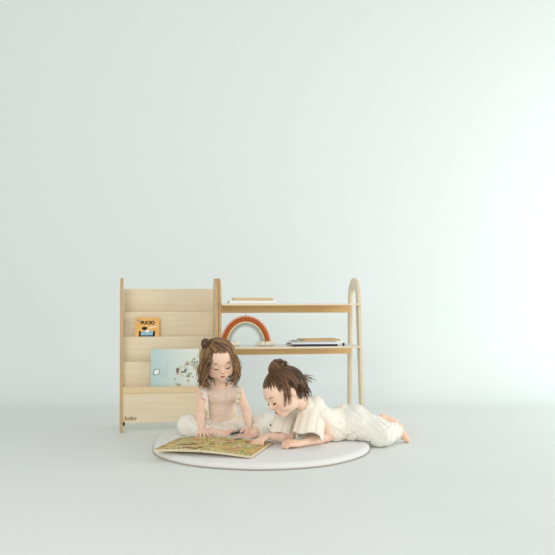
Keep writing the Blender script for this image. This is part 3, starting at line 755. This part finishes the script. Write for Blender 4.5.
# ================================================================== lying child
B_or = (at(345, 430, 3.85)[0], 3.85, MATZ)
pb = empty('person', B_or); tag(pb, 'child with a topknot lying on their front in ivory clothes, pointing at the book', 'person')
bR = rot((-.782, -.421, -.458), (-.485, -.048, .873)); bC = at(284.0, 390.9, 3.62); bS = 1.11
bnb = at(304, 404, 3.70); bch = at(316, 418, 3.77); bbe = at(334, 426, 3.83); bpe = at(352, 421, 3.89)
sN, eN, wN = at(321, 415, 3.70), at(328, 435.5, 3.775), at(299, 446.3, 3.62)
eN[2] = MATZ + .026; wN[2] = MATZ + .020
sF, eF, wF = at(292, 417, 3.83), at(290, 439, 3.74), at(267.0, 436.0, 3.69)
eF[2] = MATZ + .027
hN, kN, aN = at(354, 424, 3.84), at(382, 434.5, 3.80), at(397, 432.5, 3.92)
hF, kF, aF = at(354, 416, 3.95), at(370, 419, 4.06), at(384, 420.5, 4.13)
kN[2] = .060; aN[2] = .058; aF[2] = .078; kF[2] = .07
f = Field((-.17, 3.50, .0), (.72, 4.30, .47), .0022)
f.cap(bpe, bbe, .070, .062, .02); f.cap(bbe, bch, .062, .058, .02); f.cap(sN, bch, .030, .04, .02); f.cap(sF, bch, .030, .04, .02)
f.cap(bnb, bC + bR @ np.array([0, -.015, -.05]), .032, .031, .02); f.cap(bch, bnb, .05, .034, .03)
w2 = head_prims(f, bC, bR, bS)
for a, b_, c in ((sN, eN, wN), (sF, eF, wF)):
    f.cap(a, b_, .030, .025, .012); m_ = b_ + (c - b_) * .35; f.cap(b_, m_, .0245, .0250, .008); f.cap(m_, c, .0250, .0155, .008)
for a, b_, c in ((hN, kN, aN), (hF, kF, aF)):
    f.cap(a, b_, .052, .040, .02); f.cap(b_, c, .038, .022, .01)
hand_prims(f, wN, (-1, -.25, .10), (-.1, .35, -1), [(.5, .9, .7), (.55, 1.0, .7), (.6, 1.0, .7), (.65, 1.0, .7)], spread=.05, s=1.12, thumb_side=1, thumb=(.5, .3))
hand_prims(f, wF, at(250, 446, 3.60) - wF, (.1, -.1, -1), [(.0, .12, .1), (.35, .7, .5), (.5, .9, .5), (.6, .9, .5)], spread=.10, s=1.15, thumb_side=1, thumb=(.7, .5))
foot_prims(f, aN + [.004, 0, 0], (.42, .0, -.80), (-.8, -.35, -.4), s=.86, big=1)
foot_prims(f, aF, (.9, -.12, -.38), (.1, .2, -.9), s=.84, big=-1)
f.ground()
bodyB = put('body', f, M_skin, pb, B_or, 1)
paint_skin(bodyB.data, B_or, bC, bR, bS, [(wN + [-.05, -.01, 0], .035), (wF + (at(250, 446, 3.60) - wF) * .8, .035), (aN + [.05, -.02, 0], .045), (aF, .03), (eN, .03)])
face_lines(pb, B_or, w2, bS, 1.45)
# shirt
f = Field((-.06, 3.52, .02), (.44, 4.06, .34), .0024)
f.cap(bpe + [-.045, -.01, -.005], bbe, .088, .078, .02); f.cap(bbe, bch, .078, .070, .02); f.cap(sN, bch, .040, .052, .03); f.cap(sF, bch, .040, .052, .03); f.cap(bch, bnb + [.01, .0, -.012], .062, .046, .03)
nk = bC + bR @ (np.array([0, -.012, -.06])); f.cap(bnb + (nk - bnb) * .12, nk, .036, .05, .004, True)
f.plane_cut(bpe + [-.035, 0, 0], bpe - bch, .006)
f.warp(creases(.004, ((1, .2, .5), (.6, .3, 1)), (58, 66)))
f.warp(wrinkle(.0030, ((1, .2, .6), (.4, .3, 1), (.9, -.4, .1)), (60, 90, 140)))
f.ground()
shirt = put('shirt', f, M_ivory, pb, B_or, 1); tag(shirt, 'ivory muslin shirt')
# wide frilled sleeves: a flared, rippled bell round each upper arm
def bell(name, a, b_, r0, r1, nw, amp, squash=1.0):
    a = np.array(a, float); b_ = np.array(b_, float); ax = b_ - a; L = np.linalg.norm(ax); ax /= L; e = np.cross(ax, (0, 1, 0)); e /= np.linalg.norm(e); g = np.cross(ax, e)
    V, F = [], []; NT, NS = 96, 14
    for i in range(NS + 1):
        t = i / NS; rad = r0 * .25 + (r0 - r0 * .25) * min(1, math.sqrt(min(1, t * 4.0))) if t < .25 else r0 + (r1 - r0) * ((t - .25) / .75) ** .8
        for j in range(NT):
            th = 2 * math.pi * j / NT; rp = rad + amp * t ** 1.3 * (math.sin(nw * th + .6 * math.sin(3 * th)) + .35 * math.sin(2 * nw * th + 1)); zz = t * L * (1 + .05 * math.sin(3 * th + 1))
            V.append(a + ax * zz + e * rp * math.cos(th) + g * rp * squash * math.sin(th) - np.array(B_or))
    for i in range(NS):
        for j in range(NT): p = i * NT + j; q = i * NT + (j + 1) % NT; F.append((p, q, q + NT, p + NT))
    F.append(tuple(range(NT))[::-1])
    o = link(name, mesh_from(name, V, F), M_ivory, shirt, True); md = o.modifiers.new('solid', 'SOLIDIFY'); md.thickness = .002; md.offset = 0
    return o
bell('frilled_sleeve', at(316, 396, 3.735), at(307.5, 435.5, 3.675), .060, .071, 9, .0052, .85)
bell('frilled_sleeve', at(290, 406, 3.80), at(279, 435, 3.745), .042, .060, 8, .005, .85)
bmb = bmesh.new(); bmesh.ops.create_uvsphere(bmb, u_segments=12, v_segments=8, radius=.0045, matrix=Matrix.Translation(Vector(at(270.5, 425, 3.69) - np.array(B_or))))
from_bm('button', bmb, M_button, shirt, smooth=True)
# neck frill and buttons
Pn = []
nf_ = (nk - bnb) / np.linalg.norm(nk - bnb); e_ = np.cross(nf_, (0, 1, 0)); e_ /= np.linalg.norm(e_); g_ = np.cross(nf_, e_)
base_ = bnb + (nk - bnb) * .22
Pn = [(base_ + .041 * (e_ * math.cos(t) + g_ * math.sin(t)) + .003 * nf_ * math.sin(9 * t)) - np.array(B_or) for t in np.linspace(0, 2 * math.pi, 60)]
tubes('collar', [(Pn, .0042)], M_ivory, shirt, n=7)
tubes('placket', [([at(294, 421, 3.665) - o_ for o_ in [np.array(B_or)]] + [at(x, y, Yy) - np.array(B_or) for x, y, Yy in ((293.6, 428, 3.66), (293.4, 434, 3.66), (293, 440, 3.665))], .0022)], mat('placket_beige', (200, 186, 160), .9, .1), shirt, n=6)  # placket strip in a darker beige than the shirt
# trousers
f = Field((.22, 3.58, .0), (.70, 4.26, .28), .0024)
f.ell(bpe + [.005, -.005, -.008], (.092, .098, .092), k=.01)
f.cap(hN + [0, 0, .0], kN + [.0, 0, .010], .080, .060, .03); f.cap(kN + [0, 0, .008], aN + [-.012, -.01, .002], .058, .044, .03)
f.cap(hF, kF, .064, .046, .02); f.cap(kF, aF + [-.02, 0, 0], .046, .032, .02)
f.warp(creases(.0055, ((1, .2, .55), (.6, .2, -.8), (.9, .5, .9)), (52, 44, 70)))
f.warp(wrinkle(.0045, ((1, .2, .3), (.7, .2, -.7), (.5, .9, .6)), (66, 90, 150)))
for kn, an, q in ((kN, aN, .90), (kF, aF, .72)):
    d_ = an - kn; c_ = kn + d_ * q; f.plane_cut(c_, d_, .003, c_ - .06, c_ + .08)
f.ground()
put('trousers', f, M_pantsB, pb, B_or, 1)
# hair
hb = Hair(bC, bR, bS); hb.c = np.array([0, -.010, .016]); hb.r = np.array([.0725, .0865, .0725])
f = Field(bC - .14, bC + .14, .003)
f.ell(bC + bR @ (hb.c * bS), (hb.r - .001) * bS, bR, .001)
f.ell(bC + bR @ (np.array([0, -.035, -.03]) * bS), np.array([.044, .038, .042]) * bS, bR, .02)
f.plane_cut(bC + bR @ (np.array([0, .066, .010]) * bS), bR @ np.array([0, .80, -.60]), .004)
f.plane_cut(bC + bR @ (np.array([0, .005, -.012]) * bS), bR @ np.array([0, .75, -.65]), .004)
cap2 = put('hair', f, M_hairB, pb, B_or, 1)
a_ = cap2.data.attributes.new('tone', 'FLOAT', 'POINT'); a_.data.foreach_set('value', [.1] * len(cap2.data.vertices))
bt = np.array([.0, .12, 1.0]); bunB = at(278.3, 368.8, 3.63)
for i in range(800):
    phi = math.radians(RNG.uniform(-180, 180)); ap = abs(phi)
    edge = 77 + 8 * min(1, ap / 1.3) ** 1.3 if ap < 1.75 else 84 + 16 * min(1, (ap - 1.75) / .8)
    th = math.radians(edge + RNG.uniform(-8, 3) if i % 3 == 0 else RNG.uniform(15, edge))
    hb.pull(phi, th, bt, RNG.uniform(.0013, .0027), RNG.uniform(.0, .0045), float(np.clip(RNG.normal(.25, .24), 0, 1)), RNG.uniform(.001, .006))
for i in range(480):     # sides and nape swept up towards the topknot
    phi = (1 if i % 3 else -1) * math.radians(RNG.uniform(58, 165)); hb.pull(phi, math.radians(RNG.uniform(62, 108 if abs(phi) > 1.70 else 82)), bt, RNG.uniform(.0014, .0028), RNG.uniform(.003, .008), float(np.clip(RNG.normal(.3, .25), 0, 1)), RNG.uniform(.001, .005))
for i in range(160):      # looser hair at the back of the neck, wisps towards the shoulders
    phi = math.radians(RNG.uniform(115, 245)); hb.fall(phi, math.radians(RNG.uniform(40, 70)), math.radians(RNG.uniform(96, 108)), RNG.uniform(.03, .085), RNG.uniform(.002, .0034), RNG.uniform(-.001, .006), float(np.clip(RNG.normal(.35, .2), 0, 1)), .005, RNG.uniform(.5, 1.6), RNG.uniform(0, 6), 0)
for i in range(26):      # fine wisps blown back over the shoulder
    p0 = hb.loc(math.radians(RNG.uniform(140, 215)), math.radians(RNG.uniform(90, 108)), .002); q = np.array([RNG.uniform(.025, .070), RNG.uniform(-.03, .02), RNG.uniform(-.035, .004)])
    hb.add([p0 + q * t + np.array([0, 0, .010 * math.sin(3 * t)]) for t in np.linspace(0, 1, 9)], RNG.uniform(.0010, .0020), float(np.clip(RNG.normal(.5, .2), 0, 1)))
for i in range(60):      # fine hair over the temple
    hb.pull(math.radians(RNG.uniform(38, 78)), math.radians(RNG.uniform(82, 97)), bt, RNG.uniform(.0009, .0018), RNG.uniform(-.001, .003), float(np.clip(RNG.normal(.55, .2), 0, 1)), .001)
for i in range(34):      # a strand in front of the near ear
    hb.fall(math.radians(RNG.uniform(64, 86)), math.radians(30), math.radians(RNG.uniform(84, 92)), RNG.uniform(.03, .09), RNG.uniform(.0015, .0025), RNG.uniform(0, .004), float(np.clip(RNG.normal(.5, .2), 0, 1)), .003, .1, RNG.uniform(0, 6), 0)
hb.build('hair_lock', B_or, M_hairB, cap2)
h2 = Hair(bC, bR, bS); h2.bun(bunB, .040, 60, .0085); h2.bun(bunB + [.004, 0, -.004], .050, 40, .0013); h2.tone = [min(1, t * 1.3) for t in h2.tone]; h2.build('hair_bun', B_or, M_hairB, cap2)
